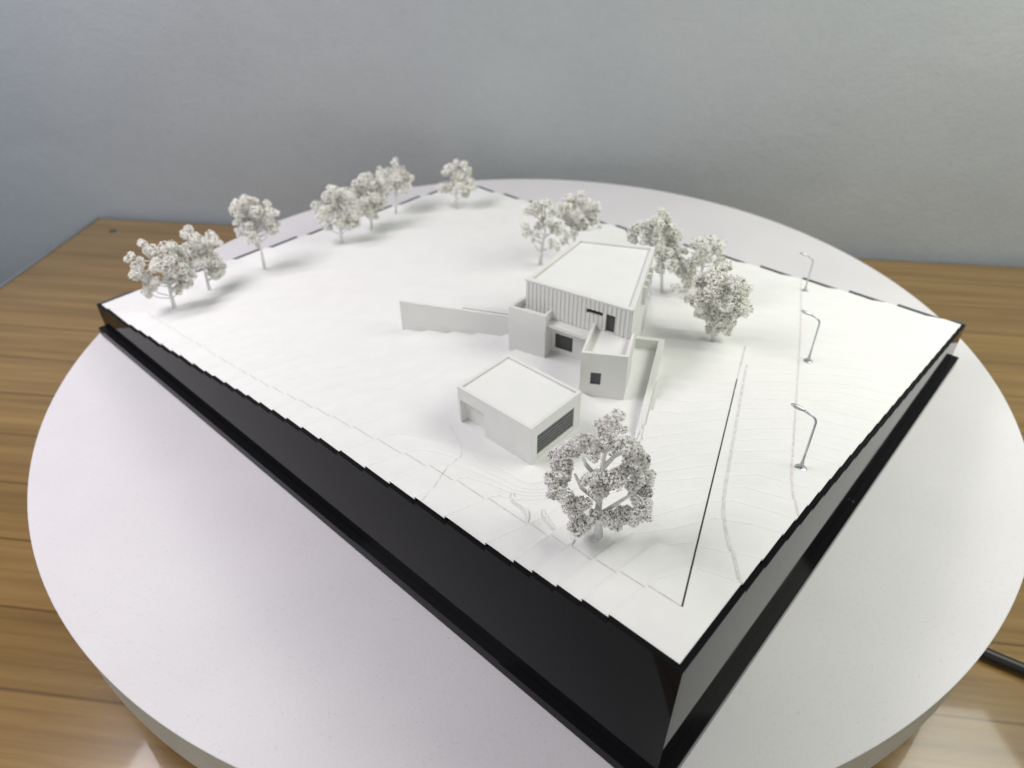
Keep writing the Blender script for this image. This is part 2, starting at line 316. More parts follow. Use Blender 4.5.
TREES = r'''
{"front":{"base":[0.701,0.398,0.94],"trunk":[[0.0,0.0,-0.0],[-0.013,0.002,0.193],[-0.014,0.003,0.4],[-0.013,0.002,0.534],[0.013,-0.002,0.665]],"br":[[[-0.01,0.002,0.152],[0.056,-0.01,0.232],[0.143,-0.026,0.339]],[[-0.012,0.002,0.246],[-0.098,0.018,0.322],[-0.133,0.024,0.404]],[[-0.015,0.003,0.374],[-0.088,0.016,0.473],[-0.109,0.02,0.53]],[[-0.013,0.002,0.462],[0.031,-0.006,0.541],[0.1,-0.018,0.61]],[[-0.016,0.003,0.298],[0.054,-0.01,0.361],[0.099,-0.018,0.444]],[[-0.006,0.001,0.084],[-0.055,0.01,0.13],[-0.101,0.018,0.121]],[[-0.009,0.002,0.139],[0.037,-0.007,0.134],[0.098,-0.018,0.16]]],"cl":[[0.001,-0.066,0.818,0.035],[-0.029,-0.006,0.708,0.038],[0.049,0.099,0.58,0.043],[-0.104,-0.069,0.686,0.04],[-0.156,0.082,0.514,0.048],[-0.194,0.125,0.407,0.047],[-0.179,0.064,0.403,0.051],[-0.239,-0.03,0.434,0.031],[-0.207,-0.037,0.392,0.048],[-0.237,0.021,0.294,0.029],[-0.162,0.15,0.11,0.043],[-0.137,-0.022,0.24,0.045],[-0.086,-0.064,0.305,0.037],[-0.104,0.024,0.115,0.046],[-0.077,-0.033,0.123,0.044],[-0.122,-0.066,0.134,0.034],[-0.04,-0.069,0.218,0.028],[0.024,-0.076,0.198,0.04],[0.061,-0.081,0.177,0.04],[0.124,-0.02,0.175,0.05],[0.164,-0.09,0.305,0.043],[0.205,0.0,0.139,0.035],[0.173,0.009,0.276,0.04],[0.209,0.028,0.309,0.037],[0.134,-0.04,0.416,0.043],[0.192,0.031,0.383,0.04],[0.121,0.057,0.407,0.044],[0.152,-0.034,0.543,0.04],[0.127,0.012,0.559,0.047],[0.065,-0.057,0.657,0.041],[-0.021,-0.026,0.624,0.041],[-0.067,0.043,0.513,0.034],[0.029,0.047,0.528,0.039],[-0.081,-0.055,0.457,0.034],[-0.016,-0.045,0.41,0.053],[0.042,-0.055,0.444,0.038],[-0.04,-0.05,0.378,0.036],[0.093,0.039,0.4,0.032]]},"t1":{"base":[5.323,0.416,0.354],"trunk":[[-0.0,0.0,0.0],[0.011,0.006,0.182],[0.02,0.011,0.376],[0.037,0.02,0.493]],"br":[],"cl":[[-0.078,0.008,0.627,0.045],[-0.147,-0.134,0.582,0.037],[-0.188,-0.032,0.401,0.064],[-0.13,-0.028,0.346,0.064],[-0.132,-0.043,0.247,0.062],[-0.145,-0.09,0.221,0.043],[-0.025,0.013,0.582,0.063],[0.058,0.066,0.572,0.073],[0.103,0.12,0.527,0.064],[0.123,0.163,0.436,0.075],[0.071,-0.023,0.498,0.083],[0.133,-0.005,0.419,0.084],[0.169,0.138,0.342,0.075],[0.041,-0.091,0.466,0.063],[0.015,0.079,0.286,0.07],[0.144,0.026,0.278,0.065],[0.221,0.018,0.318,0.051],[0.09,-0.011,0.21,0.047],[-0.115,-0.084,0.514,0.039],[-0.022,-0.109,0.337,0.042]]},"t2":{"base":[5.467,0.822,0.32],"trunk":[[0.0,0.0,-0.0],[0.007,0.003,0.218],[0.015,0.007,0.346]],"br":[],"cl":[[-0.049,0.057,0.565,0.061],[0.049,-0.03,0.544,0.067],[0.073,0.127,0.468,0.068],[0.198,-0.013,0.517,0.045],[-0.026,-0.055,0.592,0.039],[-0.075,-0.03,0.447,0.053],[-0.002,-0.029,0.419,0.067],[0.035,0.09,0.341,0.079],[0.139,0.025,0.336,0.068],[0.036,-0.058,0.343,0.061],[0.135,0.043,0.215,0.054],[0.127,-0.007,0.185,0.062],[0.071,0.026,0.206,0.046],[0.045,0.126,0.423,0.065]]},"t3":{"base":[5.489,1.423,0.287],"trunk":[[0.0,-0.0,-0.0],[0.01,0.004,0.253],[0.003,0.001,0.445]],"br":[],"cl":[[-0.08,-0.081,0.716,0.056],[-0.012,-0.05,0.74,0.051],[0.006,0.084,0.671,0.058],[-0.154,-0.005,0.606,0.052],[-0.087,0.002,0.59,0.072],[-0.135,0.006,0.497,0.048],[-0.008,0.01,0.625,0.062],[0.091,-0.057,0.654,0.057],[0.109,0.115,0.618,0.049],[0.197,0.011,0.61,0.052],[0.164,-0.005,0.552,0.052],[0.16,0.113,0.446,0.047],[0.097,0.109,0.38,0.052],[0.008,0.075,0.45,0.067],[-0.055,-0.069,0.478,0.072],[-0.123,-0.04,0.438,0.052],[-0.006,-0.093,0.395,0.063],[0.013,-0.045,0.318,0.04],[-0.049,0.039,0.481,0.061],[0.081,0.086,0.565,0.049],[0.182,-0.014,0.451,0.046]]},"t4":{"base":[5.459,2.335,0.243],"trunk":[[0.0,0.0,-0.0],[0.006,0.002,0.179],[0.025,0.006,0.373]],"br":[],"cl":[[0.005,-0.081,0.651,0.054],[0.025,0.067,0.518,0.075],[-0.036,-0.057,0.548,0.064],[-0.163,-0.02,0.429,0.075],[-0.157,-0.034,0.328,0.089],[-0.123,-0.003,0.204,0.056],[0.122,0.027,0.513,0.083],[0.067,0.039,0.423,0.091],[0.165,-0.0,0.354,0.083],[0.04,-0.015,0.318,0.092],[0.1,0.023,0.213,0.085],[0.178,0.081,0.252,0.067],[-0.02,0.048,0.398,0.066],[-0.076,0.006,0.374,0.05]]},"t5":{"base":[5.535,2.799,0.214],"trunk":[[0.0,0.0,-0.0],[0.009,0.002,0.207],[0.023,0.005,0.408]],"br":[],"cl":[[-0.068,-0.042,0.536,0.067],[0.028,-0.035,0.565,0.085],[-0.104,0.053,0.389,0.087],[0.05,-0.024,0.419,0.095],[-0.021,-0.105,0.344,0.086],[0.067,0.087,0.261,0.089],[0.0,-0.06,0.235,0.079],[-0.078,-0.077,0.265,0.068],[0.05,-0.004,0.187,0.053],[0.139,0.098,0.435,0.079],[0.169,0.062,0.645,0.041],[0.183,-0.01,0.587,0.057],[0.169,0.031,0.33,0.069],[0.113,0.125,0.513,0.058]]},"t6":{"base":[5.743,3.319,0.177],"trunk":[[0.0,0.0,0.0],[0.023,0.004,0.227],[0.051,0.009,0.457]],"br":[],"cl":[[0.064,0.002,0.618,0.043],[0.061,0.04,0.525,0.057],[0.003,0.012,0.468,0.072],[0.107,0.055,0.45,0.083],[0.158,0.055,0.392,0.073],[0.01,0.043,0.363,0.084],[0.107,-0.02,0.353,0.072],[-0.025,-0.047,0.341,0.061],[0.195,-0.022,0.341,0.033],[0.074,-0.05,0.434,0.072]]},"t7":{"base":[5.322,3.894,0.171],"trunk":[[0.0,0.0,-0.0],[0.018,0.002,0.218],[0.028,0.002,0.406]],"br":[],"cl":[[0.029,0.082,0.515,0.044],[-0.052,-0.04,0.526,0.05],[-0.077,-0.055,0.475,0.051],[0.125,-0.017,0.528,0.05],[0.162,0.067,0.416,0.051],[0.032,-0.04,0.434,0.066],[0.006,-0.043,0.354,0.062],[-0.133,0.062,0.254,0.063],[-0.07,-0.017,0.25,0.052],[0.095,-0.065,0.315,0.073],[0.185,-0.032,0.337,0.058],[0.207,-0.053,0.286,0.051],[0.131,0.035,0.204,0.063],[-0.154,-0.063,0.316,0.04],[0.027,0.059,0.455,0.044]]},"t8":{"base":[3.395,3.164,0.371],"trunk":[[-0.0,0.0,0.0],[0.02,-0.001,0.222],[0.044,-0.002,0.383],[0.038,-0.002,0.539]],"br":[],"cl":[[-0.12,-0.029,0.577,0.045],[-0.049,-0.029,0.608,0.049],[0.032,-0.073,0.645,0.049],[0.099,0.026,0.552,0.045],[0.0,-0.038,0.542,0.049],[-0.143,-0.037,0.387,0.055],[-0.103,0.074,0.308,0.036],[-0.013,0.013,0.402,0.045],[0.07,-0.088,0.526,0.039],[-0.07,0.018,0.543,0.045],[0.117,0.034,0.379,0.046],[0.171,-0.07,0.414,0.059],[0.103,-0.061,0.265,0.04],[0.139,-0.089,0.252,0.043],[-0.078,0.024,0.251,0.018],[-0.03,0.009,0.311,0.024],[0.015,-0.015,0.468,0.045]]},"t8b":{"base":[3.311,3.571,0.341],"trunk":[[-0.0,-0.0,0.0],[0.014,-0.001,0.241],[0.041,-0.004,0.459]],"br":[],"cl":[[-0.076,0.038,0.613,0.051],[0.048,0.053,0.645,0.034],[-0.006,0.094,0.536,0.064],[0.075,0.025,0.552,0.056],[0.138,-0.07,0.605,0.055],[0.189,-0.071,0.567,0.046],[0.112,-0.018,0.491,0.064],[0.018,-0.099,0.502,0.056],[-0.092,-0.065,0.553,0.051],[-0.04,0.054,0.38,0.052],[0.013,0.035,0.32,0.057],[0.083,-0.011,0.368,0.052],[0.181,-0.009,0.407,0.047],[0.236,-0.107,0.385,0.029],[-0.083,0.028,0.172,0.04],[-0.071,-0.092,0.298,0.034],[-0.155,-0.074,0.57,0.046],[-0.108,0.005,0.443,0.057],[0.17,-0.069,0.487,0.046],[-0.005,-0.05,0.292,0.035]]},"t9a":{"base":[2.164,3.381,0.448],"trunk":[[0.0,0.0,0.0],[-0.023,0.006,0.195],[-0.073,0.018,0.468]],"br":[],"cl":[[-0.275,0.139,0.528,0.063],[-0.22,-0.011,0.635,0.061],[-0.155,0.028,0.579,0.072],[-0.082,0.046,0.72,0.048],[-0.035,0.105,0.637,0.057],[-0.124,-0.03,0.681,0.056],[-0.018,0.024,0.599,0.057],[-0.008,0.087,0.473,0.074],[-0.105,-0.027,0.529,0.065],[-0.15,0.093,0.471,0.058],[-0.294,0.1,0.488,0.049],[0.049,0.048,0.53,0.057],[0.085,0.058,0.408,0.067],[-0.036,-0.019,0.408,0.073],[0.047,0.008,0.355,0.067],[0.119,-0.028,0.431,0.04],[-0.051,0.038,0.32,0.05],[-0.038,0.041,0.217,0.05],[0.012,-0.103,0.334,0.057]]},"t9b":{"base":[1.844,3.533,0.452],"trunk":[[0.0,0.0,-0.0],[-0.027,0.008,0.182],[-0.057,0.018,0.435]],"br":[],"cl":[[-0.013,0.055,0.541,0.051],[-0.097,-0.066,0.572,0.055],[-0.136,0.027,0.508,0.044],[0.02,-0.043,0.522,0.051],[0.106,0.025,0.517,0.031],[-0.11,0.014,0.438,0.057],[-0.047,-0.077,0.464,0.056],[-0.036,0.105,0.311,0.058],[-0.154,-0.005,0.35,0.066],[-0.194,0.156,0.225,0.075],[-0.153,0.074,0.208,0.067],[-0.247,0.08,0.246,0.049],[-0.25,-0.015,0.135,0.042],[-0.103,0.13,0.073,0.051],[0.068,-0.074,0.404,0.039],[0.126,-0.026,0.339,0.048],[0.047,-0.085,0.506,0.047]]},"t9c":{"base":[1.366,2.821,0.574],"trunk":[[0.0,0.0,0.0],[-0.016,0.005,0.196],[-0.042,0.014,0.495]],"br":[],"cl":[[-0.053,0.034,0.587,0.062],[0.008,0.063,0.622,0.042],[-0.12,0.133,0.482,0.064],[-0.154,0.107,0.461,0.05],[-0.069,-0.05,0.565,0.067],[0.039,-0.092,0.571,0.067],[0.146,0.01,0.462,0.057],[0.056,0.013,0.46,0.063],[-0.1,-0.06,0.469,0.068],[-0.166,0.15,0.293,0.051],[-0.135,0.027,0.329,0.064],[-0.059,0.051,0.278,0.071],[-0.004,-0.081,0.411,0.068],[0.108,-0.092,0.364,0.069],[0.165,-0.072,0.333,0.05],[0.12,0.039,0.229,0.059],[-0.083,0.097,0.195,0.059],[-0.008,0.015,0.208,0.059],[0.093,-0.006,0.146,0.059],[0.045,-0.022,0.213,0.051],[-0.001,0.034,0.102,0.052],[0.131,-0.026,0.412,0.063],[-0.162,-0.025,0.431,0.049],[0.006,0.039,0.428,0.057]]}}'''

def build_terrain(parent):
    t = 0.032
    nu, nv = 200, 156
    us = np.linspace(t, W-t, nu); vs = np.linspace(t, D-t, nv)
    U, V = np.meshgrid(us, vs, indexing='ij')
    Hh = ((h_ext(U.ravel(), V.ravel()) - HB + EPS)/STEP).reshape(U.shape)
    Hh += 0.10*np.sin(U*3.1+V*1.7)*np.sin(V*2.3-U*1.1)      # a card edge is never a perfect curve
    verts = []; faces = []; idx = {}; edge = []
    def vid(u, v, z):
        k = (round(u, 5), round(v, 5), round(z, 5))
        if k not in idx: idx[k] = len(verts); verts.append(tuple(wuv(u, v, z)))
        return idx[k]
    def clip(P, lev, keep_above):
        out = []; n = len(P)
        for i in range(n):
            a = P[i]; b = P[(i+1) % n]
            ia = (a[2] >= lev) if keep_above else (a[2] < lev); ib = (b[2] >= lev) if keep_above else (b[2] < lev)
            if ia: out.append(a)
            if ia != ib:
                s = (lev-a[2])/(b[2]-a[2]); out.append((a[0]+(b[0]-a[0])*s, a[1]+(b[1]-a[1])*s, lev))
        return out
    for i in range(nu-1):
        for j in range(nv-1):
            c = [(us[i], vs[j], Hh[i, j]), (us[i+1], vs[j], Hh[i+1, j]), (us[i+1], vs[j+1], Hh[i+1, j+1]), (us[i], vs[j+1], Hh[i, j+1])]
            k0 = math.floor(min(x[2] for x in c)); k1 = math.floor(max(x[2] for x in c))
            if k0 == k1:
                faces.append([vid(x[0], x[1], z_level(k0)) for x in c]); continue
            tris = [(c[0], c[1], c[2]), (c[0], c[2], c[3])]
            for T in tris:
                a0 = math.floor(min(x[2] for x in T)); a1 = math.floor(max(x[2] for x in T))
                for k in range(a0, a1+1):
                    P = list(T)
                    if k > a0: P = clip(P, k, True)
                    if k < a1 and P: P = clip(P, k+1, False)
                    if len(P) >= 3:
                        f = []
                        for x in P:
                            q = vid(x[0], x[1], z_level(k))
                            if q not in f: f.append(q)
                        if len(f) >= 3: faces.append(f)
                    if k > a0:                                  # riser of layer k along its contour
                        pts = []
                        for q in range(3):
                            a = T[q]; b = T[(q+1) % 3]
                            if (a[2] >= k) != (b[2] >= k):
                                s = (k-a[2])/(b[2]-a[2]); pts.append((a[0]+(b[0]-a[0])*s, a[1]+(b[1]-a[1])*s))
                        if len(pts) == 2:
                            f = [vid(*pts[0], z_level(k-1)), vid(*pts[1], z_level(k-1)), vid(*pts[1], z_level(k)), vid(*pts[0], z_level(k))]
                            if len(set(f)) == 4: faces.append(f)
                            # painted highlight: a narrow lighter line on top of the layer's edge
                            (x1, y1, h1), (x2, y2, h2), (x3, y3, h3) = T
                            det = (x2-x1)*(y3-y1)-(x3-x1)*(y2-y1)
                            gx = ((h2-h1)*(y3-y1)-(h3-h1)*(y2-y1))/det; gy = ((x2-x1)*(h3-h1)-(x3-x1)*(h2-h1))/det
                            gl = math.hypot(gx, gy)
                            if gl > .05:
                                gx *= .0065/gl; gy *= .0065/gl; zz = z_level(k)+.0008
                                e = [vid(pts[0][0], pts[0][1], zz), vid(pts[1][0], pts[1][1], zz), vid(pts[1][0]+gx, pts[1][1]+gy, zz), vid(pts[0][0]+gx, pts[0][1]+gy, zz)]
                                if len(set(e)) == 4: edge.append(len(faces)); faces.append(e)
    mb = MB(); mb.v = verts; mb.f = [tuple(f) for f in faces]
    o = mb.build('terrain', 'card', parent); o.data.materials.append(M['edge_highlight'])
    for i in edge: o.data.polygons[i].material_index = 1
    return o

def ribbon(mb, pts, width, gap=False, lift=0.0015):
    """thin engraved strip that follows the card layers, broken where it crosses a layer edge"""
    P = []
    for a, b in zip(pts[:-1], pts[1:]):
        L = math.hypot(b[0]-a[0], b[1]-a[1]); n = max(1, int(L/0.012))
        P += [(a[0]+(b[0]-a[0])*k/n, a[1]+(b[1]-a[1])*k/n) for k in range(n)]
    P.append(pts[-1])
    kk = q_level(h_ext([p[0] for p in P], [p[1] for p in P]) + 0.10*STEP*np.sin(np.array([p[0]*3.1+p[1]*1.7 for p in P]))*np.sin(np.array([p[1]*2.3-p[0]*1.1 for p in P])))
    rows = []
    for i, p in enumerate(P):
        a = Vector(P[max(i-1, 0)]); b = Vector(P[min(i+1, len(P)-1)]); d = (b-a).normalized(); n = Vector((-d.y, d.x))*width/2
        q = Vector(p); nx = 1.0
        if gap and i and kk[i] != kk[i-1]: nx = 0.3
        for kz in ([kk[i]] if i == 0 or kk[i] == kk[i-1] else [kk[i-1], kk[i]]):
            z = z_level(kz) + lift; l = q-n*nx; r = q+n*nx
            rows.append((tuple(wuv(l.x, l.y, z)), tuple(wuv(r.x, r.y, z))))
    mb.add([x for r in rows for x in r], [(2*i, 2*i+1, 2*i+3, 2*i+2) for i in range(len(rows)-1)])
def smooth(pts, it=3):
    for _ in range(it):
        o = [pts[0]]
        for a, b in zip(pts[:-1], pts[1:]):
            o += [(a[0]*.75+b[0]*.25, a[1]*.75+b[1]*.25), (a[0]*.25+b[0]*.75, a[1]*.25+b[1]*.75)]
        o.append(pts[-1]); pts = o
    return pts

# ------------------------------------------------------------------ model box
cm = wuv(W/2, D/2, 0.0)
box = thing('display_box', 'glossy black display box carrying the white layered terrain, on the round board', 'display box', cm)
build_terrain(box)
t = 0.030
def stair(s0, s1, fn, shift=0.0, up=0.004, n=900):
    """profile of a side panel: list of (s, z) that steps with the card layers"""
    out = []; last = None
    for i in range(n+1):
        s = s0 + (s1-s0)*i/n
        z = fn(min(max(s+shift, 0.04), max(s0, s1)-0.04)) + up
        if last is None: out.append((s, z))
        elif abs(z-last) > 1e-6: out += [(s, last), (s, z)]
        last = z
    out.append((s1, last)); return out
def side_panel(axis, const0, const1, prof, mat='acrylic'):
    mb = MB(); n = len(prof)
    P = [(prof[0][0], PLATE)] + prof + [(prof[-1][0], PLATE)]
    vs = []
    for c in (const0, const1):
        for s, z in P: vs.append(tuple(wuv(s, c, z) if axis == 'u' else wuv(c, s, z)))
    m = len(P)
    fs = [tuple(range(m)), tuple(range(2*m-1, m-1, -1))] + [(i, (i+1) % m, m+(i+1) % m, m+i) for i in range(m)]
    mb.add(vs, fs); mb.build('side_panel', mat, box)
side_panel('u', 0, t, stair(0, W, lambda s: zq(s, 0.04), 0.02))
side_panel('v', 0, t, stair(t+.001, D-t-.001, lambda s: zq(0.04, s), 0.02))
side_panel('u', D-t, D, stair(0, W, lambda s: zq(s, D-0.04), 0.10, 0.007), 'acrylic_back')
side_panel('v', W-t, W, stair(t+.001, D-t-.001, lambda s: zq(W-0.04, s), 0.10, 0.007), 'acrylic_back')
w = 0.05
mb = MB(); mb.box(-w, W+w, -w, D+w, 0.004, PLATE); soften(mb.build('base_plate', 'acrylic', box), 0.004)
# engraved and printed lines
mb = MB(); ribbon(mb, [(5.52,.235),(5.30,.226),(4.4,.21),(3.46,.19),(2.50,.23),(1.685,.27),(1.10,.275),(.64,.262),(.172,.273)], 0.005, True); mb.build('boundary_line', 'line_grey', box)
mb = MB(); ribbon(mb, [(.167,.273),(.40,.904),(.62,1.50)], 0.0075); mb.build('boundary_slit', 'line_dark', box)
mb = MB(); ribbon(mb, [(.62,1.50),(.95,2.39)], 0.007); mb.build('boundary_slit', 'line_dark', box)
mb = MB(); ribbon(mb, [(1.03,2.61),(1.138,2.903)], 0.014); mb.build('boundary_slit', 'line_grey', box)
mb = MB(); ribbon(mb, [(.95,2.39),(1.03,2.61)], 0.007); mb.build('boundary_line', 'line_grey', box)
mb = MB(); ribbon(mb, smooth([(.035,.557),(.147,.703),(.24,.81),(.324,.942),(.387,1.078),(.479,1.308),(.646,1.737),(.848,2.253),(.99,2.62)]), 0.015); mb.build('road_edge_line', 'line_soft', box)
mb = MB(); ribbon(mb, smooth([(.036,1.20),(.122,1.34),(.191,1.479),(.294,1.753),(.521,2.359),(.746,2.967),(1.031,3.713),(1.297,4.366),(1.40,4.62)]), 0.011); mb.build('pavement_line', 'line_pink', box)
mb = MB(); ribbon(mb, smooth([(2.01,.64),(1.918,.597),(1.822,.563),(1.733,.476),(1.712,.374),(1.678,.264),(1.618,.118),(1.595,.04)]), 0.005); mb.build('driveway_line', 'line_faint', box)
mb = MB(); ribbon(mb, [(1.34,1.97),(1.19,1.64),(1.022,1.275)], 0.005); mb.build('boundary_slit', 'line_grey', box)
def kerb(pts, width, hgt):
    pts = smooth(pts, 2); mb = MB(); n = len(pts); vs = []; 
    for i, q in enumerate(pts):
        a = Vector(pts[max(i-1, 0)]); b = Vector(pts[min(i+1, n-1)]); d = (b-a).normalized(); nn = Vector((-d.y, d.x))
        k = i/(n-1); ww = width*max(0.12, math.sin(math.pi*min(k*1.15, 1))**.6)/2; zz = zq(*q); hh = zz + hgt*max(.08, math.sin(math.pi*k)**.5)
        p = Vector(q); l = p-nn*ww; r = p+nn*ww
        vs += [tuple(wuv(l.x, l.y, zz-.03)), tuple(wuv(l.x, l.y, hh)), tuple(wuv(r.x, r.y, hh)), tuple(wuv(r.x, r.y, zz-.03))]
    fs = [(0, 1, 2, 3), tuple(range(4*n-1, 4*n-5, -1))]
    for i in range(n-1):
        for j in range(4): fs.append((4*i+j, 4*i+4+j, 4*i+4+(j+1) % 4, 4*i+(j+1) % 4))
    mb.add(vs, fs); mb.build('driveway_kerb', 'card', box, smooth=False)
kerb([(1.29,.43),(1.235,.365),(1.19,.345),(1.13,.345),(1.09,.325),(1.055,.28)], 0.013, 0.016)
kerb([(1.06,.41),(1.01,.36),(.95,.335),(.895,.312)], 0.011, 0.014)
kerb([(.85,.36),(.82,.345),(.785,.32),(.765,.27)], 0.010, 0.012)

# ------------------------------------------------------------------ villa
GZ = 0.50
Lc, Bc, Kc, Rc = (2.329, 1.726), (2.44, 2.463), (1.921, 2.733), (1.528, 1.874)
ZU = 1.22
house = thing('model_house', 'white two storey flat roofed model villa with ribbed upper floor', 'house model', wuv(1.95, 2.1, 0.69))
def inset(poly, d):
    n = len(poly); c = Vector((sum(p[0] for p in poly)/n, sum(p[1] for p in poly)/n)); out = []
    for i in range(n):
        p = Vector(poly[i]); a = (Vector(poly[i-1])-p).normalized(); b = (Vector(poly[(i+1) % n])-p).normalized()
        s = abs(a.x*b.y-a.y*b.x); out.append(tuple(p + (a+b)*(d/max(s, .2))))
    return out
UP = [Lc, Bc, Kc, Rc]
mb = MB(); mb.prism(UP, GZ, ZU); up = mb.build('main_volume', 'wall_card', house)
c1 = MB(); c1.prism(inset(UP, 0.030), ZU-0.020, ZU+0.1)
F0 = Vector(Lc); FD = (Vector(Rc)-Vector(Lc)).normalized(); FN = Vector((FD.y, -FD.x))
if (FN.y > 0): FN = -FN                      # outward, towards the forecourt
E0 = Vector(Rc); ED = (Vector(Kc)-Vector(Rc)).normalized(); EN = Vector((ED.y, -ED.x))
if EN.x > 0: EN = -EN
def on(base, d, n, s, off): q = base + d*s + n*off; return (q.x, q.y)
def panel(mb, base, d, n, s0, s1, o0, o1, z0, z1):
    mb.prism([on(base, d, n, s0, o0), on(base, d, n, s1, o0), on(base, d, n, s1, o1), on(base, d, n, s0, o1)], z0, z1)
holes = [(0.477, 0.600, 1.100, 1.133), (0.627, 0.693, 1.000, 1.132), (0.245, 0.388, 0.728, 0.850)]
cuts = [c1]
for s0, s1, z0, z1 in holes:
    c = MB(); panel(c, F0, FD, FN, s0, s1, -0.016, 0.05, z0, z1); cuts.append(c)
eh = [(0.70, 0.735, 0.60, 0.75)]
for s0, s1, z0, z1 in eh:
    c = MB(); panel(c, E0, ED, EN, s0, s1, -0.02, 0.05, z0, z1); cuts.append(c)
cut(up, cuts)
mb = MB(); mb.prism(inset(UP, 0.032), ZU-0.0195, ZU-0.0165); mb.build('roof', 'roof_card', house)
names = ['strip_window', 'terrace_door', 'entrance_door']
for (s0, s1, z0, z1), nm in zip(holes, names):
    m_ = MB(); panel(m_, F0, FD, FN, s0+.001, s1-.001, -0.015, -0.010, z0+.001, z1-.001)
    wdw = m_.build(nm, 'pane' if nm != 'strip_window' else 'slot', house)
    if nm != 'strip_window':
        f_ = MB(); e = .006
        panel(f_, F0, FD, FN, s0+.001, s1-.001, -0.0095, -0.004, z1-e, z1-.001); panel(f_, F0, FD, FN, s0+.001, s1-.001, -0.0095, -0.004, z0+.001, z0+e)
        panel(f_, F0, FD, FN, s0+.001, s0+e, -0.0095, -0.004, z0+e+.0005, z1-e-.0005); panel(f_, F0, FD, FN, s1-e, s1-.001, -0.0095, -0.004, z0+e+.0005, z1-e-.0005)
        f_.build('frame', 'slat', wdw)
m_ = MB(); panel(m_, E0, ED, EN, .701, .734, -.019, -.012, .601, .749); m_.build('side_window', 'pane', house)
# ribbed cladding
mb = MB(); NR = 25; pit = 0.800/NR; prof = [(0.002, .0004)]
for i in range(NR):
    s0 = 0.006 + i*pit; s1 = s0 + pit*0.56
    prof += [(s0, .0022), (s0+.001, .0075), (s1-.001, .0075), (s1, .0022)]
prof += [(0.806, .0022), (0.806, .0004)]
mb.prism([on(F0, FD, FN, a, o) for a, o in prof], .965, ZU-.012)
clad = mb.build('ribbed_cladding', 'wall_card', house); cc = []
for s0, s1, z0, z1 in holes[:2]:
    c = MB(); panel(c, F0, FD, FN, s0-.001, s1+.001, -0.03, 0.05, z0-.001, z1+.001); cc.append(c)
cut(clad, cc)
mb = MB(); panel(mb, F0, FD, FN, -0.004, .810, .0005, .0100, ZU-.011, ZU+.0008); mb.build('roof_trim', 'wall_card', house)
# blocks with terraces
LB = [(2.380, 1.595), (2.095, 1.663), (2.121, 1.800), (2.350, 2.12), (2.386, 2.12)]
mb = MB(); mb.prism(LB, GZ, 1.035); lb = mb.build('left_block', 'wall_card', house)
c = MB(); c.prism([(2.358, 1.624), (2.119, 1.681), (2.140, 1.790), (2.330, 2.09), (2.364, 2.09)], 0.985, 1.2); cut(lb, [c]); soften(lb, .002)
RB = [(1.646, 1.484), (1.389, 1.642), (1.518, 1.905), (1.70, 1.88), (1.818, 1.853)]
mb = MB(); mb.prism(RB, GZ, 1.035); rb = mb.build('right_block', 'wall_card', house)
c = MB(); c.prism([(1.642, 1.514), (1.418, 1.652), (1.533, 1.892), (1.70, 1.87), (1.789, 1.846)], 0.990, 1.2)
cA, cB = Vector((1.646, 1.484)), Vector((1.389, 1.642)); CDv = (cB-cA).normalized(); CN = Vector((CDv.y, -CDv.x))
if CN.y > 0: CN = -CN
c2 = MB(); panel(c2, cA, CDv, CN, .069, .139, -.014, .05, .788, .883); cut(rb, [c, c2]); soften(rb, .002)
m_ = MB(); panel(m_, cA, CDv, CN, .070, .138, -.013, -.008, .789, .882); sw = m_.build('square_window', 'pane', house)
m_ = MB(); panel(m_, cA, CDv, CN, .070, .138, -.0075, -.002, .789, .795); panel(m_, cA, CDv, CN, .070, .138, -.0075, -.002, .876, .882)
panel(m_, cA, CDv, CN, .070, .0755, -.0075, -.002, .7955, .8755); panel(m_, cA, CDv, CN, .1325, .138, -.0075, -.002, .7955, .8755); m_.build('frame', 'slat', sw)
mb = MB(); mb.prism([(2.102, 1.690), (1.745, 1.7385), (1.745+.03, 1.835), (2.122, 1.775)], 0.938, 0.962); mb.build('canopy', 'wall_card', house)
# louvres on the far end of the right side
for i in range(4):
    m_ = MB(); panel(m_, E0, ED, EN, .42+.10*i, .45+.10*i, .0, .028, 1.02, 1.16); m_.build('louvre', 'wall_card', house)

# ------------------------------------------------------------------ garage
ga = thing('model_garage', 'white flat roofed box garage with a slatted grey door, in front of the villa', 'garage model', wuv(1.69, .935, 0.757))
u0, u1, v0, v1 = 1.399, 1.993, .7065, 1.166
mb = MB(); mb.box(u0, u1, v0, v1, .72, 1.03); gb = mb.build('body', 'wall_card', ga)
c = MB(); c.box(u0+.021, u1-.021, v0+.021, v1-.021, 1.014, 1.1)
c2 = MB(); c2.box(1.773, 1.973, v0-.05, v0+.052, .70, .935)
c3 = MB(); c3.box(u0-.05, u0+.018, .760, 1.102, .795, .945)
cut(gb, [c, c2, c3]); soften(gb, .002)
mb = MB(); mb.box(u0+.023, u1-.023, v0+.023, v1-.023, 1.0145, 1.017); mb.build('roof', 'roof_card', ga)
mb = MB(); mb.box(u0+.013, u0+.017, .761, 1.101, .796, .944); gd = mb.build('garage_door', 'pane', ga)
for i in range(6):
    mb = MB(); z = .799 + i*.0245; mb.box(u0+.005, u0+.0125, .7615, 1.1005, z, z+.017); mb.build('slat', 'slat', gd)

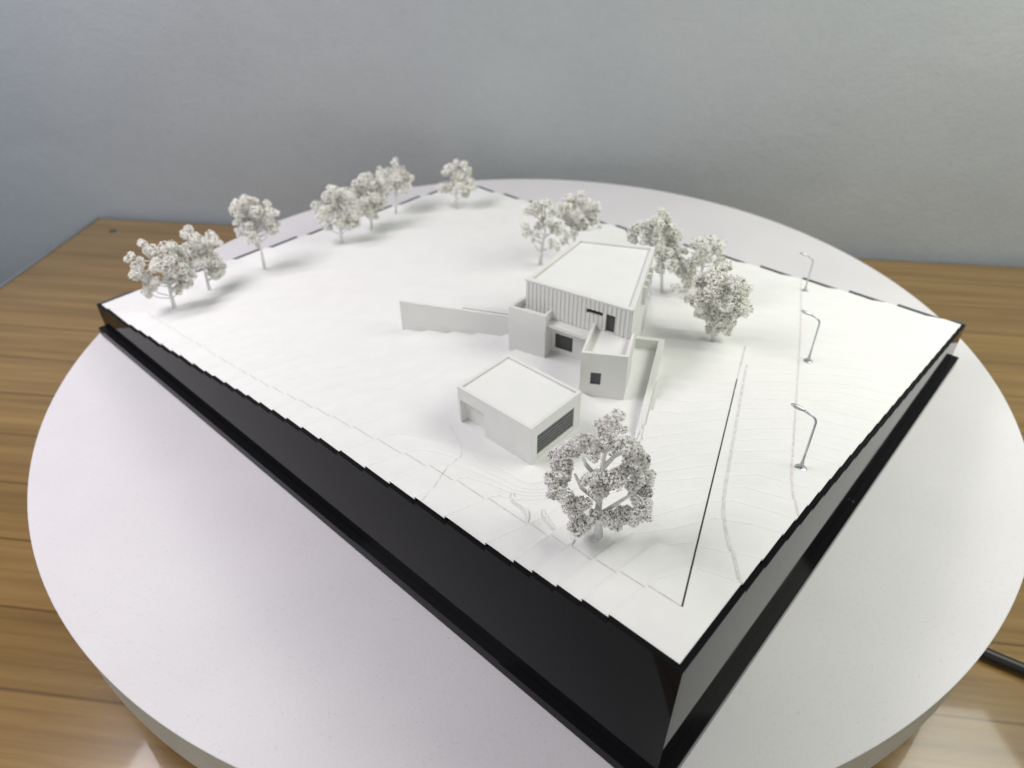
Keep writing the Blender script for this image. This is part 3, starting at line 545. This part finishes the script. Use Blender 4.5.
# ------------------------------------------------------------------ retaining walls
rw = thing('retaining_wall', 'white L shaped low retaining wall along the right side of the villa', 'wall', wuv(1.28, 1.82, .69))
mb = MB()
A, B_ = Vector(RW_A), Vector(RW_B); d = (B_-A).normalized(); n = Vector((-d.y, d.x))
if n.x < 0: n = -n
A2 = A + n*.042; B2 = B_ + n*.042
mb.prism([tuple(A), tuple(B_), tuple(B2), tuple(A2)], .62, .765)
e = Vector((1.705, 2.235)); dd = (e-A2).normalized(); m2 = Vector((-dd.y, dd.x))
if m2.y > 0: m2 = -m2
mb2 = MB(); st = A2 + dd*.001; mb2.prism([tuple(st), tuple(e), tuple(e+m2*.035), tuple(st+m2*.035)], .62, .7645)
soften(mb.build('long_wall', 'wall_card', rw), .002); soften(mb2.build('end_wall', 'wall_card', rw), .002)
def plainwall(name, label, a, b, th, z0, z1, side):
    mb = MB(); mb.wallstrip(a, b, th, z0, z1, side)
    o = mb.build(name, 'wall_card', None, origin=wuv((a[0]+b[0])/2, (a[1]+b[1])/2, z0+.05)); soften(o, .002); tag(o, label, 'wall', 'ramp walls left of the villa')
plainwall('ramp_wall', 'long tall white wall running left from the villa', (3.306, 1.353), (2.392, 1.811), .024, .45, .82, -1)
plainwall('ramp_wall', 'short low white wall behind the long wall left of the villa', (2.88, 1.617), (2.40, 1.858), .055, .5, .813, -1)

# ------------------------------------------------------------------ trees
TR = json.loads(TREES.replace('[.', '[0.').replace(',.', ',0.').replace('-.', '-0.').replace(':.', ':0.'))
def crumb_mesh(clumps, n_mul, size, seed):
    r = np.random.RandomState(seed)
    oc = np.array([(1,0,0),(-1,0,0),(0,1,0),(0,-1,0),(0,0,1),(0,0,-1)], float)
    of = [(0,2,4),(2,1,4),(1,3,4),(3,0,4),(2,0,5),(1,2,5),(3,1,5),(0,3,5)]
    V = []; Fc = []
    for x, y, z, R in clumps:
        subs = r.normal(size=(5, 3)); subs /= np.linalg.norm(subs, axis=1)[:, None]
        subs = np.vstack([subs*R*.67, [[0, 0, 0]]]); sr = np.array([.52, .5, .56, .46, .5, .66])*R
        n = int(n_mul*(R/0.04)**2*(0.011/size)**1.6)
        for k in range(n):
            i = r.randint(6); dv = r.normal(size=3); dv /= np.linalg.norm(dv)
            rad = sr[i]*(1.0 if r.rand() < .7 else r.uniform(.3, 1.25)); c = subs[i]+dv*rad*np.array([1, 1, .92])
            sz = size*r.uniform(.5, 1.25)*.5
            Q, _ = np.linalg.qr(r.normal(size=(3, 3)))
            P = (oc*r.uniform(.55, 1.25, (6, 1))*sz)@Q + c + np.array([x, y, z])
            o = len(V)*6; V.append(P); Fc.append(np.array(of)+o)
    return np.vstack(V), np.vstack(Fc)
def make_tree(key, label, group, n_mul, size, mat, thick=.012, seed=1, trunk_extra=()):
    T = TR[key]; u, v, z = T['base']; z = zq(u, v)
    base = wuv(u, v, z)
    t_ = thing('model_tree', label, 'tree model', base, group)
    mb = MB(); cl = T['cl']
    tp = [Vector(p) for p in T['trunk']]; tp[0].z = -.004
    pts = [base+p for p in tp]; k = len(pts)
    mb.tube(pts, [thick*(1.25 if i == 0 else 1-.62*i/(k-1)) for i in range(k)], 10)
    mb.tube([base+Vector((0, 0, -.003)), base+Vector((0, 0, .006))], [thick*1.9, thick*1.4], 12)
    top = tp[-1]; rr = random.Random(seed)
    for br in T['br']:
        q = [base+Vector(p) for p in br]; mb.tube(q, [thick*.62, thick*.5, thick*.32], 8)
    for x, y, zc, R in ([] if T['br'] else cl):         # a twig to every clump
        c = Vector((x, y, zc)); f = min(max((zc-.12)/max(top.z, .1), .28), .93)
        best = min((p0+(p1-p0)*s/8 for p0, p1 in zip(tp[:-1], tp[1:]) for s in range(9)), key=lambda p: abs(p.z-(zc-0.10)))
        a = best if best.z > .10 else tp[0]+(tp[1]-tp[0])*.6
        mid = a.lerp(c, .55) - Vector((0, 0, .02)); mb.tube([base+a, base+mid, base+c], [thick*.36, thick*.28, thick*.14], 6)
    mb.build('trunk', 'trunk', t_, smooth=True)
    V, Fc = crumb_mesh([(x, y, z_, R*(1.13 if T['br'] else 1.10)) for x, y, z_, R in cl], n_mul, size, seed)
    me = bpy.data.meshes.new('crown'); me.from_pydata(V.tolist(), [], Fc.tolist()); me.materials.append(M[mat]); me.update()
    o = bpy.data.objects.new('crown', me); COL.objects.link(o); o.parent = t_
    return t_
GT = 'model trees on the terrain'
make_tree('front', 'largest model tree, open ring shaped crown, in front of the garage', GT, 620, 0.0138, 'crumb', 0.0200, 3)
make_tree('t1', 'wide leaning model tree nearest the left corner of the black box', GT, 390, 0.0160, 'crumb_warm', 0.0163, 4)
make_tree('t2', 'flat topped model tree just behind the one at the left corner', GT, 390, 0.0160, 'crumb_warm', 0.0150, 5)
make_tree('t3', 'round crowned model tree on a long bare trunk, alone by the left rear edge', GT, 368, 0.0165, 'crumb_warm', 0.0137, 6)
make_tree('t4', 'model tree with two lobed crown, nearest of the three standing close at the rear', GT, 345, 0.0187, 'crumb_warm', 0.0150, 7)
make_tree('t5', 'middle model tree of the three close together at the rear left edge', GT, 345, 0.0187, 'crumb_warm', 0.0137, 8)
make_tree('t6', 'pointed model tree, farthest of the three close together at the rear left edge', GT, 345, 0.0187, 'crumb_warm', 0.0125, 9)
make_tree('t7', 'mushroom shaped small model tree at the rear corner of the box', GT, 345, 0.0187, 'crumb_warm', 0.0150, 10)
make_tree('t8', 'model tree with a bare trunk standing left behind the villa', GT, 345, 0.0182, 'crumb_warm', 0.0175, 11)
make_tree('t8b', 'model tree straight behind the villa roof, crown touching the bare trunked one', GT, 345, 0.0182, 'crumb_warm', 0.0163, 12)
make_tree('t9a', 'model tree rising behind the right rear corner of the villa roof', GT, 345, 0.0176, 'crumb_warm', 0.0163, 13)
make_tree('t9b', 'model tree with loose twiggy crown between the villa roof corner and the dense tree', GT, 276, 0.0176, 'crumb_warm', 0.0163, 14)
make_tree('t9c', 'dense low crowned model tree right of the villa, nearest of the right hand group', GT, 379, 0.0165, 'crumb_warm', 0.0163, 15)

# ------------------------------------------------------------------ street lamps
def make_lamp(u, v, label, sc=1.0, rot=0.0):
    b = wuv(u, v, zq(u, v)+.0015)
    l_ = thing('model_street_lamp', label, 'street lamp model', b, 'model street lamps beside the road line')
    R = Matrix.Rotation(rot, 4, 'Z')
    def w_(p): return b + R @ (Vector(p)*sc)
    ax = Vector((-.872, .49, 0))                         # towards the road
    mb = MB(); mb.tube([w_((0, 0, 0)), w_((0, 0, .003))], [.034*sc, .030*sc], 20); mb.build('base_disc', 'lamp', l_, smooth=True)
    mb = MB(); mb.tube([w_((0, 0, .0032)), w_((0, 0, .02)), w_((0, 0, .045)), w_((0, 0, .065))], [.013*sc, .0115*sc, .0095*sc, .006*sc], 14)
    P = [(0, 0, .06)]
    P += [tuple(Vector((0, 0, z))) for z in (.15, .25, .315)]
    for k in range(1, 7):
        a = k/6*1.15; P.append(tuple(ax*(.048*(1-math.cos(a))) + Vector((0, 0, .325+.048*math.sin(a)))))
    P.append(tuple(ax*.072 + Vector((0, 0, .386))))
    mb.tube([w_(p) for p in P], 0.0066*sc, 10); mb.build('pole', 'lamp', l_, smooth=True)
    # cobra head
    tilt = Vector((ax.x, ax.y, .22)).normalized(); side = Vector((-ax.y, ax.x, 0)); up_ = tilt.cross(side)
    if up_.z < 0: up_ = -up_
    for nm, mt, zo, hgt, k in (('head', 'lamp', .001, .0125, 1), ('lens', 'lamp_dark', -.001, -.005, .86)):
        vs = []; fs = []; SEG = 20; RG = 5; L = .044*k; Wd = .0165*k; ctr = Vector(ax*.104) + Vector((0, 0, .393))
        for r_ in range(RG):
            a = r_/(RG-1)*math.pi/2*.96
            for s_ in range(SEG):
                q = 2*math.pi*s_/SEG; tap = 1+.28*math.cos(q)
                vs.append(w_(ctr + tilt*(L*math.cos(q)*math.cos(a)) + side*(Wd*tap*math.sin(q)*math.cos(a)) + up_*(zo+hgt*math.sin(a))))
        for r_ in range(RG-1):
            for s_ in range(SEG): fs.append((r_*SEG+s_, r_*SEG+(s_+1) % SEG, (r_+1)*SEG+(s_+1) % SEG, (r_+1)*SEG+s_))
        fs.append(tuple(range((RG-1)*SEG, RG*SEG))); fs.append(tuple(range(SEG-1, -1, -1)))
        mb = MB(); mb.add([tuple(x) for x in vs], fs); mb.build(nm, mt, l_, smooth=True)
make_lamp(.193, 1.621, 'silver model street lamp nearest the camera, by the right edge of the terrain')
make_lamp(.691, 2.998, 'middle model street lamp, right of the dense tree', .97, .06)
make_lamp(1.271, 4.394, 'farthest model street lamp, at the rear right rim of the box', .88, .1)

# ------------------------------------------------------------------ turntable
tt = thing('turntable', 'large round white board under the black box, standing on the wooden table', 'turntable', (DX, DY, TZ))
mb = MB(); mb.lathe((DX, DY, 0), [(3.93, -.44), (3.985, -.43), (3.99, -.02), (4.0, -.012), (4.0, -.003), (3.996, 0)], 256)
o = mb.build('board', 'disc', tt)
# object coordinates centred on the disc axis
o.data.materials.append(M['disc_side'])
for p_ in o.data.polygons:
    if abs(p_.normal.z) < .6: p_.material_index = 1
mb = MB(); mb.lathe((DX, DY, TZ), [(1.7, .002), (1.7, .12), (1.5, .16), (1.5, .605)], 96); mb.build('foot', 'base_dark', tt, smooth=False)

# ------------------------------------------------------------------ table, cable, wall
table = thing('wooden_table', 'varnished pine table of long boards against the grey wall', 'table', (TX, TY, TZ))
table.rotation_euler = (0, 0, TYAW)
def local_box(name, x0, x1, y0, y1, z0, z1, mat, parent):
    me = bpy.data.meshes.new(name); vs = [(x, y, z) for z in (z0, z1) for x, y in ((x0, y0), (x1, y0), (x1, y1), (x0, y1))]
    me.from_pydata(vs, [], [(3, 2, 1, 0), (4, 5, 6, 7), (0, 1, 5, 4), (1, 2, 6, 5), (2, 3, 7, 6), (3, 0, 4, 7)]); me.materials.append(M[mat])
    o = bpy.data.objects.new(name, me); COL.objects.link(o); o.parent = parent; return o
o = local_box('tabletop', .06, 19, -12, -.06, -.3, 0, 'wood', table)
local_box('rear_rim', 0, 19, -.0585, 0, -.3, .012, 'rim', table); local_box('side_rim', 0, .0585, -12, -.0595, -.3, .012, 'rim', table)
for x in (.5, 18.3):
    for y in (-11.5, -.7): local_box('leg', x, x+.6, y-.3, y+.3, -7.2, -.301, 'wood', table)
me = MB(); me.lathe((0, 0, 0), [(.055, 0), (.055, .006), (.03, .012)], 24)
kn = me.build('screw_cap', 'lamp_dark', None, origin=(0, 0, 0)); kn.parent = table; kn.location = (.54, -.46, .001); kn.matrix_parent_inverse = Matrix.Identity(4)
mb = MB(); pts = [(1.2, 4.2, TZ+.08), (2.4, 3.6, TZ+.07), (3.2, 2.98, TZ+.055), (3.62, 2.70, TZ+.055), (4.4, 2.25, TZ+.05), (5.4, 1.9, TZ+.05), (6.6, 1.9, TZ+.05)]
def cr(P, n=8):
    P = [Vector(p) for p in P]; out = []
    for i in range(len(P)-1):
        a, b, c, d = P[max(i-1, 0)], P[i], P[i+1], P[min(i+2, len(P)-1)]
        for k in range(n):
            t_ = k/n; out.append(.5*((2*b)+(c-a)*t_+(2*a-5*b+4*c-d)*t_*t_+(3*b-a-3*c+d)*t_**3))
    out.append(P[-1]); return out
mb.tube(cr(pts), .042, 12); cb = mb.build('power_cable', 'cable', None, origin=(3.6, 2.7, TZ), smooth=True)
tag(cb, 'black power cable running out from under the round board across the table', 'cable')
wl = bpy.data.meshes.new('wall'); 
wl.from_pydata([(-22, .13, -8), (34, .13, -8), (34, 1.3, -8), (-22, 1.3, -8), (-22, .13, 16), (34, .13, 16), (34, 1.3, 16), (-22, 1.3, 16)], [], [(3, 2, 1, 0), (4, 5, 6, 7), (0, 1, 5, 4), (1, 2, 6, 5), (2, 3, 7, 6), (3, 0, 4, 7)])
wl.materials.append(M['plaster']); wo = bpy.data.objects.new('room_wall', wl); COL.objects.link(wo); wo.location = (TX, TY, 0); wo.rotation_euler = (0, 0, TYAW)
tag(wo, 'plain grey painted plaster wall behind the table', 'wall')
fl = bpy.data.meshes.new('floor'); fl.from_pydata([(-30, -30, 0), (40, -30, 0), (40, 14, 0), (-30, 14, 0)], [], [(0, 1, 2, 3)])
M['floor'] = plain('floor_grey', (.22, .22, .22), .6, nscale=2); fl.materials.append(M['floor'])
fo = bpy.data.objects.new('floor', fl); COL.objects.link(fo); fo.location = (0, 0, -8.25); fo['kind'] = 'structure'

# ------------------------------------------------------------------ light
def area(name, loc, target, sx, sy, power, col, yaw=None, tilt=0.0):
    l = bpy.data.lights.new(name, 'AREA'); l.shape = 'RECTANGLE'; l.size = sx; l.size_y = sy; l.energy = power; l.color = col
    o = bpy.data.objects.new(name, l); COL.objects.link(o); o.location = loc
    if yaw is not None: o.rotation_euler = (math.radians(tilt), 0, yaw)
    else: o.rotation_euler = (Vector(target)-Vector(loc)).to_track_quat('-Z', 'Y').to_euler()
    return o
area('ceiling_light_left', (-5.8, 4.2, 7.8), None, 3.5, 6.8, 735, (1.0, 0.94, 0.985), TYAW, 10)
area('ceiling_light_right', (6.4, 4.0, 6.6), None, 4.6, 7.0, 670, (0.98, 1.0, 0.90), TYAW, 18)
area('front_window_light', (-1.6, -5.0, 2.6), (-.5, 8, -.1), 4.0, 2.6, 130, (1.0, 0.985, 0.95))
area('added_blue_fill', (-12.5, 5.5, 3.2), (-5.0, 10.3, .8), 3.0, 3.0, 130, (0.55, 0.80, 1.0))  # added unseen fill that tints the left of the wall blue
wd = bpy.data.worlds.new('World'); S.world = wd; wd.use_nodes = True
bg = wd.node_tree.nodes['Background']; bg.inputs[0].default_value = (.66, .68, .70, 1); bg.inputs[1].default_value = .26

# ------------------------------------------------------------------ camera
cd = bpy.data.cameras.new('Camera'); cam = bpy.data.objects.new('Camera', cd); COL.objects.link(cam); S.camera = cam
cd.sensor_width = 36; cd.lens = FPX*36/1024; cd.clip_start = .05; cd.clip_end = 200
cp, sp = math.cos(PITCH), math.sin(PITCH); crr, srr = math.cos(ROLL), math.sin(ROLL)
fwd = Vector((0, cp, -sp)); r0 = Vector((1, 0, 0)); u_0 = Vector((0, sp, cp))
right_ = crr*r0 + srr*u_0; upv = -srr*r0 + crr*u_0
cam.matrix_world = Matrix(((right_.x, upv.x, -fwd.x, 0), (right_.y, upv.y, -fwd.y, 0), (right_.z, upv.z, -fwd.z, CAMH), (0, 0, 0, 1)))
cd.dof.use_dof = True; cd.dof.focus_distance = 3.75; cd.dof.aperture_fstop = 0.85
S.view_settings.view_transform = 'Standard'; S.view_settings.look = 'None'; S.view_settings.exposure = 0; S.view_settings.gamma = 1
S.render.resolution_x = 1024; S.render.resolution_y = 768
S.cycles.max_bounces = 8
